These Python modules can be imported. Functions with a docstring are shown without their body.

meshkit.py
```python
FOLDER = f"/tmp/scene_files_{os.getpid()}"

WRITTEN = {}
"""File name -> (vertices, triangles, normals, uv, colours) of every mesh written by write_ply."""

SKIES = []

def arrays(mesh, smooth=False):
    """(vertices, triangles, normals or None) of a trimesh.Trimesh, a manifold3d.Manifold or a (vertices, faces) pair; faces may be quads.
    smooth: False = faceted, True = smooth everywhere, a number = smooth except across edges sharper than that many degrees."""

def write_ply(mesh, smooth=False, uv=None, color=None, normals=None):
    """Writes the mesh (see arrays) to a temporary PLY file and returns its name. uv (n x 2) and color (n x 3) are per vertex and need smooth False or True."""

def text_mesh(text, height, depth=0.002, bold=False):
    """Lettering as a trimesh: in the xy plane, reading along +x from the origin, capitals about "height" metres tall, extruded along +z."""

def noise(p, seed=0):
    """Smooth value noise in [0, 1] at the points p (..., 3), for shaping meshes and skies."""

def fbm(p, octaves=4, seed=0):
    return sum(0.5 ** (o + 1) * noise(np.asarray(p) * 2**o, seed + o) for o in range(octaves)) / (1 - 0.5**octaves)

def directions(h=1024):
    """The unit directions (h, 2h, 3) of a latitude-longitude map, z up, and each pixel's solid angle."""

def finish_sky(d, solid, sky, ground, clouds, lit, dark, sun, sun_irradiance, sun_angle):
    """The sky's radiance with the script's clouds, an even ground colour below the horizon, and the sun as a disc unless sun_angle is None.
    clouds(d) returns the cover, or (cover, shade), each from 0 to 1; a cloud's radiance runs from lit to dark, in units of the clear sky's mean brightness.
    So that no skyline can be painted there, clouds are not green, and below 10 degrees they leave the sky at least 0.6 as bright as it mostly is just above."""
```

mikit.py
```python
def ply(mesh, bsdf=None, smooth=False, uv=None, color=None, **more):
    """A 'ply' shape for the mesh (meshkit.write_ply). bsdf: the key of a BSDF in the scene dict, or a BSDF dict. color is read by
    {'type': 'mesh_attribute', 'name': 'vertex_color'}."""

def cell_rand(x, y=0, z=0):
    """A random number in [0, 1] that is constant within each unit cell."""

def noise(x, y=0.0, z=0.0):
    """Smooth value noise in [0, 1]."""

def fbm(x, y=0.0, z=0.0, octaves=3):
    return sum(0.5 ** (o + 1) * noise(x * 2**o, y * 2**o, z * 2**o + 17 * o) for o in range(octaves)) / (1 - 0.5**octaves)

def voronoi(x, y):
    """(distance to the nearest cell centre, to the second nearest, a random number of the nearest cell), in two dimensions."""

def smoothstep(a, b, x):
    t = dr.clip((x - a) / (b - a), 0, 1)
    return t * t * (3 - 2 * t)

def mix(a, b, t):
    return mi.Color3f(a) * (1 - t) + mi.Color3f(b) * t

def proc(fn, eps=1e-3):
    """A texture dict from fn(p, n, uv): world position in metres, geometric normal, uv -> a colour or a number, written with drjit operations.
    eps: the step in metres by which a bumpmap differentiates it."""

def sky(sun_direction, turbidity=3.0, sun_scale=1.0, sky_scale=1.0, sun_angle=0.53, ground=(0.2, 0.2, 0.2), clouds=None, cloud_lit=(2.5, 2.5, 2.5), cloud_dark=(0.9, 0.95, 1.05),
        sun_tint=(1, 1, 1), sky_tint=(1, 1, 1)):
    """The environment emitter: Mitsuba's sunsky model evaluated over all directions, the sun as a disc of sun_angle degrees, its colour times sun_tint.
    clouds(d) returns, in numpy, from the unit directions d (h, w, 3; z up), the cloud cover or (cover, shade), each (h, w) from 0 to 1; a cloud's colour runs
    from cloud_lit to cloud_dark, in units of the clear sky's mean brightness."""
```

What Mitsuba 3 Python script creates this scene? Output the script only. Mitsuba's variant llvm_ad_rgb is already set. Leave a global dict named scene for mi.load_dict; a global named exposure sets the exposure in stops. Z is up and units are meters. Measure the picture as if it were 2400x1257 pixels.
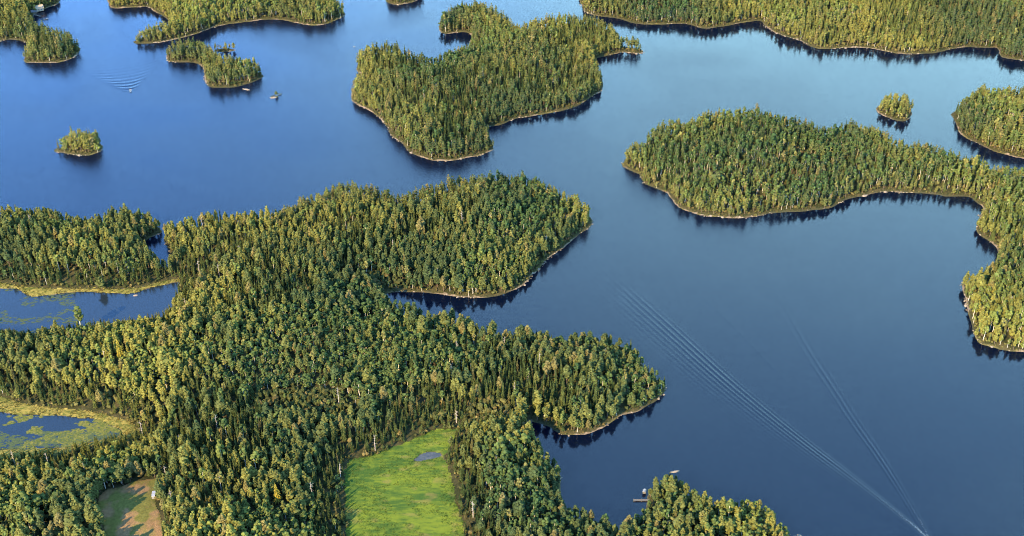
"""Aerial view of a forested lake: islands, a mainland with ponds and a meadow, boat wakes, evening sun from behind left."""
import math
import numpy as np, trimesh, shapely, drjit as dr, mitsuba as mi, mikit, meshkit
from shapely.geometry import Polygon, LineString
from shapely.ops import unary_union
from mikit import noise, fbm, smoothstep, mix, proc, cell_rand

T = mi.ScalarTransform4f
scene, labels = {}, {}
rng = np.random.default_rng(11)

# ------------------------------------------------------------------ camera, sky, exposure
W0, H0 = 2400, 1257                      # the photograph's own pixels, for reading positions off it
CAM_H, PITCH, HFOV = 475.0, math.radians(34.0), 46.0
F = W0 / 2 / math.tan(math.radians(HFOV / 2))
SUN_AZ, SUN_EL = 38.0, 30.0              # shadows fall SUN_AZ degrees to the right of straight ahead
SUN = (-math.sin(math.radians(SUN_AZ)) * math.cos(math.radians(SUN_EL)),
       -math.cos(math.radians(SUN_AZ)) * math.cos(math.radians(SUN_EL)), math.sin(math.radians(SUN_EL)))
exposure = 5.95
scene['camera'] = {'type': 'perspective', 'fov': HFOV, 'fov_axis': 'x', 'near_clip': 1.0, 'far_clip': 30000.0,
                   'to_world': T().look_at(origin=[0, 0, CAM_H], target=[0, math.cos(PITCH) * 100, CAM_H - math.sin(PITCH) * 100], up=[0, 0, 1])}


def added_veil(d):
    """An added, unseen sheet of thin cloud ahead and right, tinted to pale the water there."""
    az = np.degrees(np.arctan2(d[..., 0], d[..., 1]))
    soft = lambda a, b, x: np.clip((x - a) / (b - a), 0, 1) ** 2 * (3 - 2 * np.clip((x - a) / (b - a), 0, 1))
    n = meshkit.fbm(d * [2.2, 2.2, 5.0] + 3.0, 4, 5)
    return 0.62 * soft(-20, 12, az + 16 * (n - 0.5)) * (1 - soft(95, 150, az)) * (1 - 0.72 * soft(16, 46, np.degrees(np.arcsin(d[..., 2])))) * (0.75 + 0.5 * n), n


scene['sky'] = mikit.sky(SUN, turbidity=3.0, sun_scale=0.36, sky_scale=1.0, ground=(0.06, 0.08, 0.08), sun_tint=(1.0, 0.91, 0.70), sky_tint=(0.50, 0.71, 1.0), clouds=added_veil, cloud_lit=(1.15, 2.10, 1.93), cloud_dark=(1.1, 1.8, 1.7))

FWD = np.array([0, math.cos(PITCH), -math.sin(PITCH)]); UPV = np.array([0, math.sin(PITCH), math.cos(PITCH)])


def at(px, py, z=0.0):
    """The point at height z that the photograph shows at pixel (px, py)."""
    d = FWD + np.array([1, 0, 0]) * ((px - W0 / 2) / F) + UPV * ((H0 / 2 - py) / F)
    t = (CAM_H - z) / -d[2]
    return np.array([d[0] * t, d[1] * t, z])


def project(p):
    q = np.asarray(p, float) - [0, 0, CAM_H]
    depth = q @ FWD
    return W0 / 2 + F * q[..., 0] / depth, H0 / 2 - F * (q @ UPV) / depth, depth


# ------------------------------------------------------------------ helpers
def rgb(r, g, b):
    return {'type': 'rgb', 'value': [r, g, b]}


def numbered(name):
    if name not in labels and name not in scene:
        return name
    k = 1
    while f'{name}_{k:03d}' in labels or f'{name}_{k:03d}' in scene:
        k += 1
    return f'{name}_{k:03d}'


def part_key(parent, name):
    key, k = f'{parent}__{name}', 1
    while key in scene:
        key, k = f'{parent}__{name}_{k:03d}', k + 1
    return key


def thing(name, label, category=None, group=None, kind=None):
    key = numbered(name)
    labels[key] = {'label': label}
    if category: labels[key]['category'] = category
    if group: labels[key]['group'] = group
    if kind: labels[key]['kind'] = kind
    return key


def part(parent, name, mesh, bsdf, M=None, smooth=False, **more):
    key = part_key(parent, name)
    scene[key] = mikit.ply(mesh, bsdf, smooth=smooth, **more)
    if M is not None: scene[key]['to_world'] = T(np.asarray(M, float))
    return key


def frame(p, heading):
    """A matrix that stands a model (x forward) at p, turned by heading degrees."""
    a = math.radians(heading); m = np.eye(4)
    m[:2, :2] = [[math.cos(a), -math.sin(a)], [math.sin(a), math.cos(a)]]
    m[:3, 3] = p
    return m


def box(x0, x1, y0, y1, z0, z1):
    b = trimesh.creation.box(extents=[x1 - x0, y1 - y0, z1 - z0])
    b.apply_translation([(x0 + x1) / 2, (y0 + y1) / 2, (z0 + z1) / 2])
    return b


def chaikin(p, n=2):
    p = np.asarray(p)
    for _ in range(n):
        q = np.roll(p, -1, 0)
        p = np.stack([0.75 * p + 0.25 * q, 0.25 * p + 0.75 * q], 1).reshape(-1, 2)
    return p


def fbm2(x, y, s, seed=0, octaves=3):
    return meshkit.fbm(np.stack([np.asarray(x) / s, np.asarray(y) / s, np.full_like(np.asarray(x, float), 0.37 + seed * 7.3)], -1), octaves, seed)


def outline(points, rough=1.6, seed=0):
    """A land or pond polygon in metres. Points: (px, py) on the water line, or (px, py, z) for a tree top of height z that hides the shore behind it."""
    p = np.array([at(*q)[:2] for q in points])
    poly = Polygon(chaikin(p, 2)).buffer(0)
    if poly.geom_type != 'Polygon': poly = max(poly.geoms, key=lambda g: g.area)
    r = np.array(poly.exterior.segmentize(2.5).coords)[:-1]
    r[:, 0] += (fbm2(r[:, 0], r[:, 1], 9, 1 + seed) - 0.5) * 2 * rough
    r[:, 1] += (fbm2(r[:, 0], r[:, 1], 9, 2 + seed) - 0.5) * 2 * rough
    poly = Polygon(r).buffer(0)
    return max(poly.geoms, key=lambda g: g.area) if poly.geom_type != 'Polygon' else poly


# ------------------------------------------------------------------ the land, read off the photograph
B = 14.0                                  # height of the tree tops that make the far outlines
LAND = [
    ('peninsula', 'wooded peninsula with a rounded tip reaching in from the upper left corner', [
        (-190, 101), (0, 97), (20, 92), (45, 94), (60, 100), (71, 107), (65, 116), (60, 127), (54, 147), (80, 147), (130, 148), (150, 144), (168, 138), (180, 130),
        (188, 118), (192, 105), (190, 91, B), (180, 80, B), (165, 71, B), (145, 66, B), (120, 58, B), (100, 51, B), (85, 46, B), (72, 44), (80, 33), (95, 25), (112, 18),
        (130, 12), (139, 5), (141, -12), (120, -60), (-50, -90), (-190, -90)]),
    ('peninsula', 'long wooded point along the top edge left of centre, ending in a low spit', [
        (250, -5), (256, 12), (263, 21), (300, 18), (340, 16), (352, 16), (360, 25), (378, 36), (400, 47), (398, 55, 9), (362, 62, 8), (333, 73, 7), (317, 84, 6), (310, 96),
        (314, 102), (330, 103), (350, 102), (380, 99), (400, 95), (430, 88), (460, 79), (485, 70), (497, 65), (530, 57), (560, 54), (600, 48), (640, 45), (665, 46), (690, 54),
        (720, 58), (745, 60), (765, 57), (785, 48), (805, 38), (817, 32), (816, 20, B), (808, 5, B), (795, -12, B), (700, -80), (240, -80)]),
    ('island', 'bent wooded island below the point left of centre, near the top', [
        (390, 141), (400, 145), (425, 146), (450, 146), (467, 151), (478, 158), (480, 175), (482, 196), (490, 204), (515, 206), (540, 206), (565, 202), (590, 193), (610, 185),
        (624, 177), (622, 155, B), (612, 142, B), (590, 132, B), (565, 125, B), (535, 122, B), (512, 117, B), (497, 107, 11), (480, 100, 10), (465, 95, 9), (440, 98, 8), (415, 102, 8),
        (398, 108, 8), (392, 128)]),
    ('island', 'tiny low scrubby islet just behind the bent wooded island', [
        (500, 117), (512, 122), (525, 123), (545, 120), (566, 113), (556, 108, 4), (532, 100, 7), (512, 100, 7), (501, 108, 4)]),
    ('island', 'small oval wooded islet alone in the blue water at left', [
        (127, 356), (140, 358), (165, 361), (190, 365), (212, 364), (228, 359), (238, 350), (237, 324, 8), (225, 313, 8), (200, 310, 8), (175, 312, 8), (150, 321, 8), (132, 332, 8), (126, 346)]),
    ('island', 'large lobed forest island at upper centre with pale rocky shores', [
        (824, 234), (835, 245), (850, 252), (870, 262), (888, 272), (900, 288), (912, 303), (918, 322), (932, 328), (945, 337), (957, 355), (975, 364), (1000, 374), (1030, 377), (1060, 377),
        (1090, 371), (1125, 364), (1145, 355), (1168, 346), (1166, 331, B), (1156, 314, B), (1142, 301), (1136, 296), (1155, 296), (1180, 291), (1200, 281), (1220, 276), (1245, 273), (1275, 267), (1310, 262),
        (1340, 254), (1360, 245), (1380, 231), (1400, 220), (1412, 213), (1413, 195), (1405, 172), (1393, 152), (1388, 139), (1410, 134), (1440, 127), (1460, 122), (1485, 126), (1506, 125),
        (1507, 119), (1490, 115), (1470, 113), (1455, 108), (1450, 96, 9), (1454, 74, B), (1450, 56, B), (1420, 39, B), (1385, 29, B), (1360, 28, B), (1310, 28, B), (1280, 34, B), (1240, 43, B), (1222, 53, B), (1205, 41, B), (1190, 26, B),
        (1165, 11, B), (1120, 1, B), (1090, -3, B), (1062, 10, B), (1040, 18, B), (1030, 30, B), (1026, 58), (1031, 75), (1045, 80), (1065, 77), (1088, 74), (1103, 79), (1108, 88), (1097, 97, B), (1070, 103, B), (1040, 116, B),
        (1005, 124, B), (990, 123, B), (975, 113, B), (945, 109, B), (930, 96, B), (910, 91, B), (885, 96, B), (860, 106, B), (843, 118, B), (838, 142), (838, 168), (850, 175), (842, 190), (829, 206), (823, 220)]),
    ('island', 'sliver of dark wooded island cut off by the top edge', [
        (903, -32), (904, 6), (925, 12), (950, 9), (975, 3), (997, -8), (995, -32)]),
    ('far_shore', 'long forested far shore along the upper right edge', [
        (1362, 8), (1366, 28), (1400, 38), (1445, 42), (1465, 49), (1490, 56), (1520, 58), (1560, 57), (1600, 55), (1625, 60), (1645, 68), (1665, 67), (1700, 61), (1740, 53), (1784, 47), (1788, 58), (1810, 72),
        (1830, 82), (1855, 90), (1878, 95), (1890, 103), (1910, 114), (1940, 115), (1980, 112), (2035, 112), (2065, 118), (2105, 126), (2150, 127), (2195, 125), (2225, 115), (2270, 110), (2320, 112), (2338, 109),
        (2345, 135), (2370, 138), (2400, 143), (2560, 152), (2620, 100), (2620, -70), (1340, -70)]),
    ('island', 'wooded island cut by the right edge below the far shore', [
        (2225, 262), (2234, 278), (2244, 297), (2252, 315), (2270, 326), (2290, 336), (2320, 350), (2350, 361), (2400, 373), (2560, 395), (2560, 180, B), (2400, 194, B), (2350, 200, B), (2310, 197, B), (2275, 205, B),
        (2250, 227, B), (2227, 238, B)]),
    ('island', 'tiny round tree covered islet in the channel at upper right', [
        (2053, 261), (2065, 268), (2085, 277), (2105, 284), (2118, 285), (2130, 279), (2140, 265), (2138, 237, 10), (2125, 218, 10), (2105, 217, 10), (2075, 220, 10), (2060, 232, 10), (2053, 246)]),
    ('island', 'great forest island at right curving down the right edge round a calm cove', [
        (1459, 391), (1480, 401), (1500, 409), (1506, 428), (1520, 436), (1545, 444), (1564, 451), (1575, 468), (1585, 480), (1600, 491), (1630, 502), (1660, 507), (1700, 510), (1730, 512), (1770, 509), (1790, 503), (1805, 499),
        (1850, 499), (1890, 494), (1930, 492), (1950, 486), (1960, 478), (1985, 468), (2005, 463), (2025, 461), (2035, 455), (2060, 451), (2085, 449), (2110, 453), (2150, 453), (2200, 456), (2220, 461), (2260, 459), (2280, 463),
        (2284, 474), (2300, 481), (2307, 493), (2298, 510), (2289, 530), (2291, 547), (2305, 556), (2325, 570), (2336, 580), (2340, 592), (2330, 612, 8), (2305, 622, B), (2275, 628, B), (2258, 624, B), (2252, 656), (2261, 700), (2267, 720),
        (2272, 745), (2283, 775), (2290, 800), (2305, 808), (2340, 817), (2370, 823), (2400, 825), (2560, 838), (2560, 372, B), (2400, 387, B), (2365, 382, B), (2340, 383, B), (2320, 373, B), (2290, 364, B), (2260, 353, B),
        (2230, 341, B), (2200, 326, B), (2175, 318, B), (2140, 321, B), (2110, 316, B), (2085, 301, B), (2060, 288, B), (2020, 281, B), (1990, 274, B), (1960, 287, B), (1940, 290, B), (1910, 281, B), (1890, 271, B), (1850, 266, B),
        (1820, 253, B), (1790, 244, B), (1755, 242, B), (1720, 246, B), (1690, 244, B), (1660, 253, B), (1640, 260, B), (1625, 273, B), (1590, 284, B), (1560, 280, B), (1540, 287, B), (1516, 304, B), (1508, 320, B), (1490, 324, B),
        (1470, 336, B), (1461, 350, B), (1456, 374)]),
    ('mainland', 'broad forested mainland filling the lower left, with ponds, a meadow and two headlands', [
        (-260, 486, B), (0, 482, B), (35, 470, B), (70, 480, B), (100, 474, B), (130, 480, B), (150, 491, B), (185, 501, B), (225, 500, B), (255, 492, B), (285, 482, B), (310, 490, B), (335, 482, B), (365, 494, B), (381, 515, B), (386, 533),
        (379, 547), (358, 554), (338, 564), (342, 582), (358, 598, 6), (378, 610, 6), (396, 617, 6), (407, 610), (400, 592), (390, 572), (385, 554), (395, 545), (402, 535, 3), (406, 520, B), (425, 504, B), (445, 499, B), (470, 490, B),
        (515, 482, B), (545, 488, B), (585, 483, B), (625, 479, B), (665, 469, B), (700, 451, B), (740, 437, B), (780, 423, B), (815, 418, B), (845, 422, B), (880, 427, B), (904, 434, B), (922, 442, B), (940, 451, B), (957, 443, B),
        (986, 436, B), (1020, 425, B), (1050, 410, B), (1097, 405, B), (1140, 402, B), (1176, 399, B), (1230, 398, B), (1251, 405, B), (1280, 413, B), (1301, 425, B), (1344, 443, B), (1366, 459, B), (1387, 475, B), (1394, 489, B), (1394, 503),
        (1388, 520), (1380, 535), (1360, 547), (1345, 560), (1330, 574), (1310, 587), (1290, 600), (1277, 612), (1265, 627), (1248, 642), (1240, 655), (1225, 670), (1205, 681), (1180, 690), (1150, 696), (1115, 698), (1080, 697), (1050, 692),
        (1020, 688), (980, 685), (940, 685), (910, 687), (893, 693), (905, 712, 4), (930, 712, 9), (970, 709, 11), (1000, 717, B), (1025, 720, B), (1055, 717, B), (1080, 725, B), (1110, 738, B), (1125, 752, B), (1150, 756, B), (1170, 762, B),
        (1200, 762, B), (1230, 760, B), (1260, 763, B), (1280, 763, B), (1310, 776, B), (1335, 771, B), (1365, 768, B), (1390, 777, B), (1420, 772, B), (1440, 768, B), (1465, 777, B), (1490, 780, B), (1501, 803, B), (1508, 835, 9),
        (1530, 862, 6), (1550, 880, 6), (1560, 900), (1561, 918), (1548, 931), (1530, 945), (1510, 957), (1490, 966), (1465, 969), (1445, 978), (1425, 993), (1405, 1005), (1380, 1015), (1350, 1020), (1320, 1018), (1305, 1011), (1290, 1001),
        (1275, 994), (1250, 988), (1228, 985), (1238, 994, 8), (1252, 1004, 11), (1267, 1022, B), (1278, 1040, B), (1300, 1053, B), (1315, 1068, B), (1318, 1088, B), (1313, 1120), (1310, 1150), (1316, 1180), (1335, 1180, 11),
        (1370, 1184, 12), (1410, 1188, 12), (1425, 1208, 11), (1438, 1216, 11), (1455, 1213, 11), (1478, 1212, 5), (1500, 1210), (1512, 1196), (1519, 1173), (1514, 1150), (1514, 1130, B), (1525, 1112, B), (1550, 1108, 12), (1572, 1112, 4), (1590, 1112, 8),
        (1615, 1134, B), (1656, 1142, B), (1699, 1148, B), (1734, 1148, B), (1759, 1146, B), (1780, 1148, B), (1801, 1152, B), (1816, 1173, B), (1832, 1194, B), (1852, 1212, B), (1864, 1226, B), (1868, 1250), (1864, 1280), (1840, 1330), (1760, 1440),
        (1500, 1500), (600, 1560), (-200, 1560), (-260, 1300)]),
]
POND_A = [(-150, 668), (0, 676), (40, 676), (60, 690), (75, 697), (110, 694), (150, 688), (200, 684), (240, 687), (280, 690), (320, 689), (345, 676), (385, 669), (410, 663), (425, 659), (418, 676), (413, 705), (392, 727, 5),
          (350, 733, 5), (300, 735, 6), (222, 741, 7), (154, 748, 8), (90, 760, 8), (0, 758, 6), (-150, 760)]
POND_B = [(-150, 968), (0, 966), (30, 972), (60, 976), (100, 974), (150, 976), (190, 982), (215, 980), (240, 990), (285, 1008), (290, 1020), (240, 1030), (190, 1040), (150, 1050), (60, 1052), (0, 1056), (-150, 1060)]
MARSH_B = [(-150, 915), (0, 930), (60, 948), (130, 958), (190, 962), (235, 968), (295, 985), (335, 1012), (328, 1028), (250, 1038), (180, 1056, 1), (80, 1072, 1), (0, 1080, 1), (-150, 1085)]
MARSH_A = [(-150, 652), (0, 664), (60, 674), (130, 680), (200, 676), (280, 680), (330, 676), (380, 660), (428, 652), (424, 676), (416, 706), (395, 733, 5), (350, 739, 5), (300, 741, 6), (222, 747, 7), (154, 754, 8), (90, 766, 8), (0, 766, 6), (-150, 768)]
MEADOW = [(1084, 1006), (1050, 1006), (1012, 1014), (970, 1028), (949, 1036), (899, 1058), (874, 1067), (835, 1075), (814, 1084), (808, 1110), (806, 1180), (808, 1257), (822, 1320), (900, 1345), (1000, 1345), (1098, 1320), (1095, 1257),
          (1080, 1212), (1070, 1170), (1062, 1113), (1048, 1078), (1055, 1042)]
MEADOW_POND = [(969, 1081), (980, 1070), (990, 1063), (1004, 1059), (1020, 1060), (1033, 1062), (1037, 1067), (1022, 1073), (1004, 1077), (986, 1081)]
CLEARING = [(236, 1215), (251, 1182), (293, 1174), (313, 1160), (354, 1153), (400, 1150), (400, 1166), (380, 1184), (371, 1211), (383, 1240), (392, 1262), (396, 1330), (380, 1420), (300, 1420), (262, 1300), (240, 1250)]
BOG = [(590, 975), (640, 950), (720, 940), (800, 945), (850, 960), (830, 1000), (760, 1010), (680, 1003), (620, 992)]
BAY_HEAD = [(858, 652), (900, 662), (960, 672), (965, 686), (900, 690), (870, 690)]
HEAD_VALLEY = [(1085, 985), (1130, 950), (1200, 965), (1228, 985), (1200, 990), (1130, 1005), (1090, 1006)]

lands = [outline(pts, 1.4, 3 * i) for i, (_, _, pts) in enumerate(LAND)]
pond_a, pond_b, meadow_pond = outline(POND_A, 1.0, 70), outline(POND_B, 1.5, 74), outline(MEADOW_POND, 0.8, 78)
marsh_a, marsh_b, meadow, clearing = outline(MARSH_A, 1.0, 81), outline(MARSH_B, 1.2, 84), outline(MEADOW, 2.6, 87), outline(CLEARING, 1.2, 91)
bog, bay_head, head_valley = outline(BOG, 2, 94), outline(BAY_HEAD, 1, 97), outline(HEAD_VALLEY, 1, 99)
ponds = unary_union([pond_a, pond_b, meadow_pond])
LOW = unary_union([marsh_a, marsh_b, meadow, ponds])          # wet ground that stays flat


def signed(poly, x, y):
    """Distance in metres from the outline, positive inside."""
    shapely.prepare(poly)
    edge = poly.boundary
    shapely.prepare(edge)
    p = shapely.points(x, y)
    return shapely.distance(edge, p) * np.where(shapely.contains_xy(poly, x, y), 1, -1)


def height(i, x, y):
    """Ground height of land i and the distance to its shore."""
    d = signed(lands[i], x, y)
    wet = np.maximum(-signed(LOW, x, y), 0) if LAND[i][0] == 'mainland' else np.full_like(d, 99.0)
    inland = np.maximum(np.minimum(d, wet), 0)
    hills = fbm2(x, y, 90, 5, 3)
    bank = np.where(d < 0, np.maximum(0.4 * d, -2.5), np.minimum(0.8 * d, 1.2))
    z = bank + 11.0 * smooth01(inland / 75.0) * (0.35 + 1.3 * hills) * 0.8 + 0.05 * np.minimum(inland, 30) + (fbm2(x, y, 14, 8, 2) - 0.5) * 0.8 * smooth01(inland / 10)
    if LAND[i][0] == 'mainland':
        dp = signed(ponds, x, y)
        z = np.where(dp > 0, -0.25 * dp - 0.1, z)
        z = np.where((dp <= 0) & (wet <= 0), np.minimum(0.12 - 0.10 * dp, 0.75) , z)
    return z, d


def smooth01(t):
    t = np.clip(t, 0, 1)
    return t * t * (3 - 2 * t)


# ------------------------------------------------------------------ materials
def ground_color(p, n, uv):
    a = fbm(p.x * 0.35, p.y * 0.35, 3.0, 3)
    b = fbm(p.x * 1.7, p.y * 1.7, 9.0, 2)
    rock = mix([0.11, 0.085, 0.056], [0.04, 0.034, 0.024], fbm(p.x * 0.9, p.y * 0.9, 4.0, 3))
    reed = mix([0.06, 0.05, 0.02], [0.025, 0.027, 0.010], b)
    rim = mix(rock, reed, smoothstep(0.45, 0.6, fbm(p.x * 0.12, p.y * 0.12, 5.0, 2)))
    rim = mix([0.022, 0.022, 0.012], rim, smoothstep(0.40, 0.58, fbm(p.x * 0.045, p.y * 0.045, 8.0, 3)))
    floor = mix([0.012, 0.014, 0.006], [0.030, 0.026, 0.012], smoothstep(0.3, 0.75, 0.6 * a + 0.4 * b))
    return mix(rim, floor, smoothstep(0.25, 0.65, p.z + (a - 0.5) * 1.4))


def meadow_color(p, n, uv):
    a = fbm(p.x * 0.045, p.y * 0.09, 1.0, 3)
    streak = fbm(p.x * 0.25 + 3 * a, p.y * 0.9, 2.0, 3)
    c = mix([0.018, 0.036, 0.008], [0.054, 0.070, 0.009], smoothstep(0.3, 0.7, 0.55 * a + 0.45 * streak))
    return mix(c, [0.085, 0.068, 0.022], smoothstep(0.60, 0.85, fbm(p.x * 0.13, p.y * 0.2, 7.0, 3)) * 0.5)


def marsh_color(p, n, uv):
    a = fbm(p.x * 0.12, p.y * 0.2, 1.0, 3)
    s = fbm(p.x * 0.8, p.y * 1.6, 2.0, 2)
    return mix([0.036, 0.042, 0.010], [0.105, 0.085, 0.022], smoothstep(0.3, 0.7, 0.5 * a + 0.5 * s))


def clearing_color(p, n, uv):
    a = fbm(p.x * 0.15, p.y * 0.15, 1.0, 3)
    s = fbm(p.x * 0.9, p.y * 0.9, 2.0, 2)
    c = mix([0.090, 0.056, 0.026], [0.052, 0.050, 0.013], smoothstep(0.35, 0.62, a))
    return c * (0.75 + 0.5 * s)


def foliage(dark, light, odd):
    """Leaf colour: uv.y is the tree's tint, uv.x the clump's; stands drift slowly in hue, with broad shade patches painted in."""
    def fn(p, n, uv):
        drift = fbm(p.x * 0.013, p.y * 0.013, 2.0, 2)
        tint = dr.clip(0.75 * uv.y + 1.8 * (drift - 0.5) + 0.12, 0, 1)
        c = mix(dark, light, tint)
        c = mix(c, odd, smoothstep(0.9, 1.0, uv.y) * 0.6)
        return c * (0.66 + 0.68 * uv.x) * 0.325
    return fn


def diffuse(c):
    return {'type': 'twosided', 'bsdf': {'type': 'diffuse', 'reflectance': c if isinstance(c, dict) else rgb(*c)}}


def water_rough(p, n, uv):
    return 0.10 + 0.20 * smoothstep(0.40, 0.72, fbm(p.x * 0.006, p.y * 0.009, 3.0, 3))


def ripples(p, n, uv):
    gust = smoothstep(0.42, 0.72, fbm(p.x * 0.010, p.y * 0.014, 6.0, 3))
    return (0.25 + 0.75 * gust) * fbm(p.x * 0.17, p.y * 0.30, 2.0, 3)


MATS = {
    'mat_ground': diffuse(proc(ground_color)), 'mat_meadow': diffuse(proc(meadow_color)), 'mat_marsh': diffuse(proc(marsh_color)), 'mat_clearing': diffuse(proc(clearing_color)),
    'mat_spruce': diffuse(proc(foliage([0.040, 0.066, 0.026], [0.128, 0.146, 0.040], [0.13, 0.105, 0.05]))),
    'mat_pine': diffuse(proc(foliage([0.062, 0.090, 0.036], [0.208, 0.202, 0.046], [0.17, 0.135, 0.06]))),
    'mat_birch': diffuse(proc(foliage([0.054, 0.094, 0.034], [0.168, 0.195, 0.046], [0.20, 0.175, 0.06]))),
    'mat_shrub': diffuse(proc(foliage([0.055, 0.066, 0.024], [0.15, 0.14, 0.045], [0.19, 0.14, 0.055]))),
    'mat_gold': diffuse((0.098, 0.082, 0.013)),
    'mat_bark': diffuse((0.07, 0.052, 0.036)), 'mat_pale_bark': diffuse((0.28, 0.26, 0.21)), 'mat_dead_wood': diffuse((0.20, 0.175, 0.15)),
    'mat_rock': diffuse(proc(lambda p, n, uv: mix([0.15, 0.125, 0.09], [0.06, 0.052, 0.042], fbm(p.x * 1.1, p.y * 1.1, p.z, 3)))),
    'mat_lily': diffuse(proc(lambda p, n, uv: mix([0.026, 0.037, 0.009], [0.070, 0.066, 0.018], noise(p.x * 1.3, p.y * 1.3, 1.0)))),
    'mat_white': {'type': 'principled', 'base_color': rgb(0.11, 0.11, 0.102), 'roughness': 0.35},
    'mat_cream': diffuse((0.20, 0.16, 0.11)), 'mat_tan_roof': diffuse((0.16, 0.125, 0.085)), 'mat_grey_roof': diffuse((0.07, 0.07, 0.072)), 'mat_dark': diffuse((0.03, 0.03, 0.035)),
    'mat_glass': {'type': 'principled', 'base_color': rgb(0.03, 0.04, 0.05), 'roughness': 0.1}, 'mat_wood': diffuse((0.07, 0.058, 0.044)), 'mat_weathered': diffuse((0.058, 0.055, 0.048)),
    'mat_red': diffuse((0.25, 0.04, 0.03)), 'mat_skin': diffuse((0.45, 0.28, 0.2)),
    'mat_water': {'type': 'bumpmap', 'scale': 0.045, 'height': proc(ripples, 0.25), 'bsdf': {'type': 'principled', 'base_color': rgb(0.0006, 0.0016, 0.005), 'roughness': proc(water_rough), 'eta': 1.333}},
    'mat_pond_water': {'type': 'principled', 'base_color': rgb(0.005, 0.008, 0.010), 'roughness': 0.14, 'eta': 1.333},
}
MATS['mat_pool'] = {'type': 'principled', 'base_color': proc(lambda p, n, uv: mix([0.010, 0.011, 0.010], [0.034, 0.034, 0.027], fbm(p.x * 0.5, p.y * 0.9, 1.0, 3))), 'roughness': 0.2, 'eta': 1.333}
scene.update(MATS)


# ------------------------------------------------------------------ water
sheet = trimesh.Trimesh([[-9000, -3000, 0], [9000, -3000, 0], [9000, 15000, 0], [-9000, 15000, 0]], [[0, 1, 2], [0, 2, 3]], process=False)
scene['lake_water'] = mikit.ply(sheet, 'mat_water')
labels['lake_water'] = {'label': 'calm blue lake water between the islands', 'kind': 'structure'}


def grid_faces(n, m):
    i, j = np.meshgrid(np.arange(n - 1), np.arange(m - 1), indexing='ij')
    a = i * m + j
    return np.stack([a, a + m, a + m + 1, a + 1], -1).reshape(-1, 4)


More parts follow.
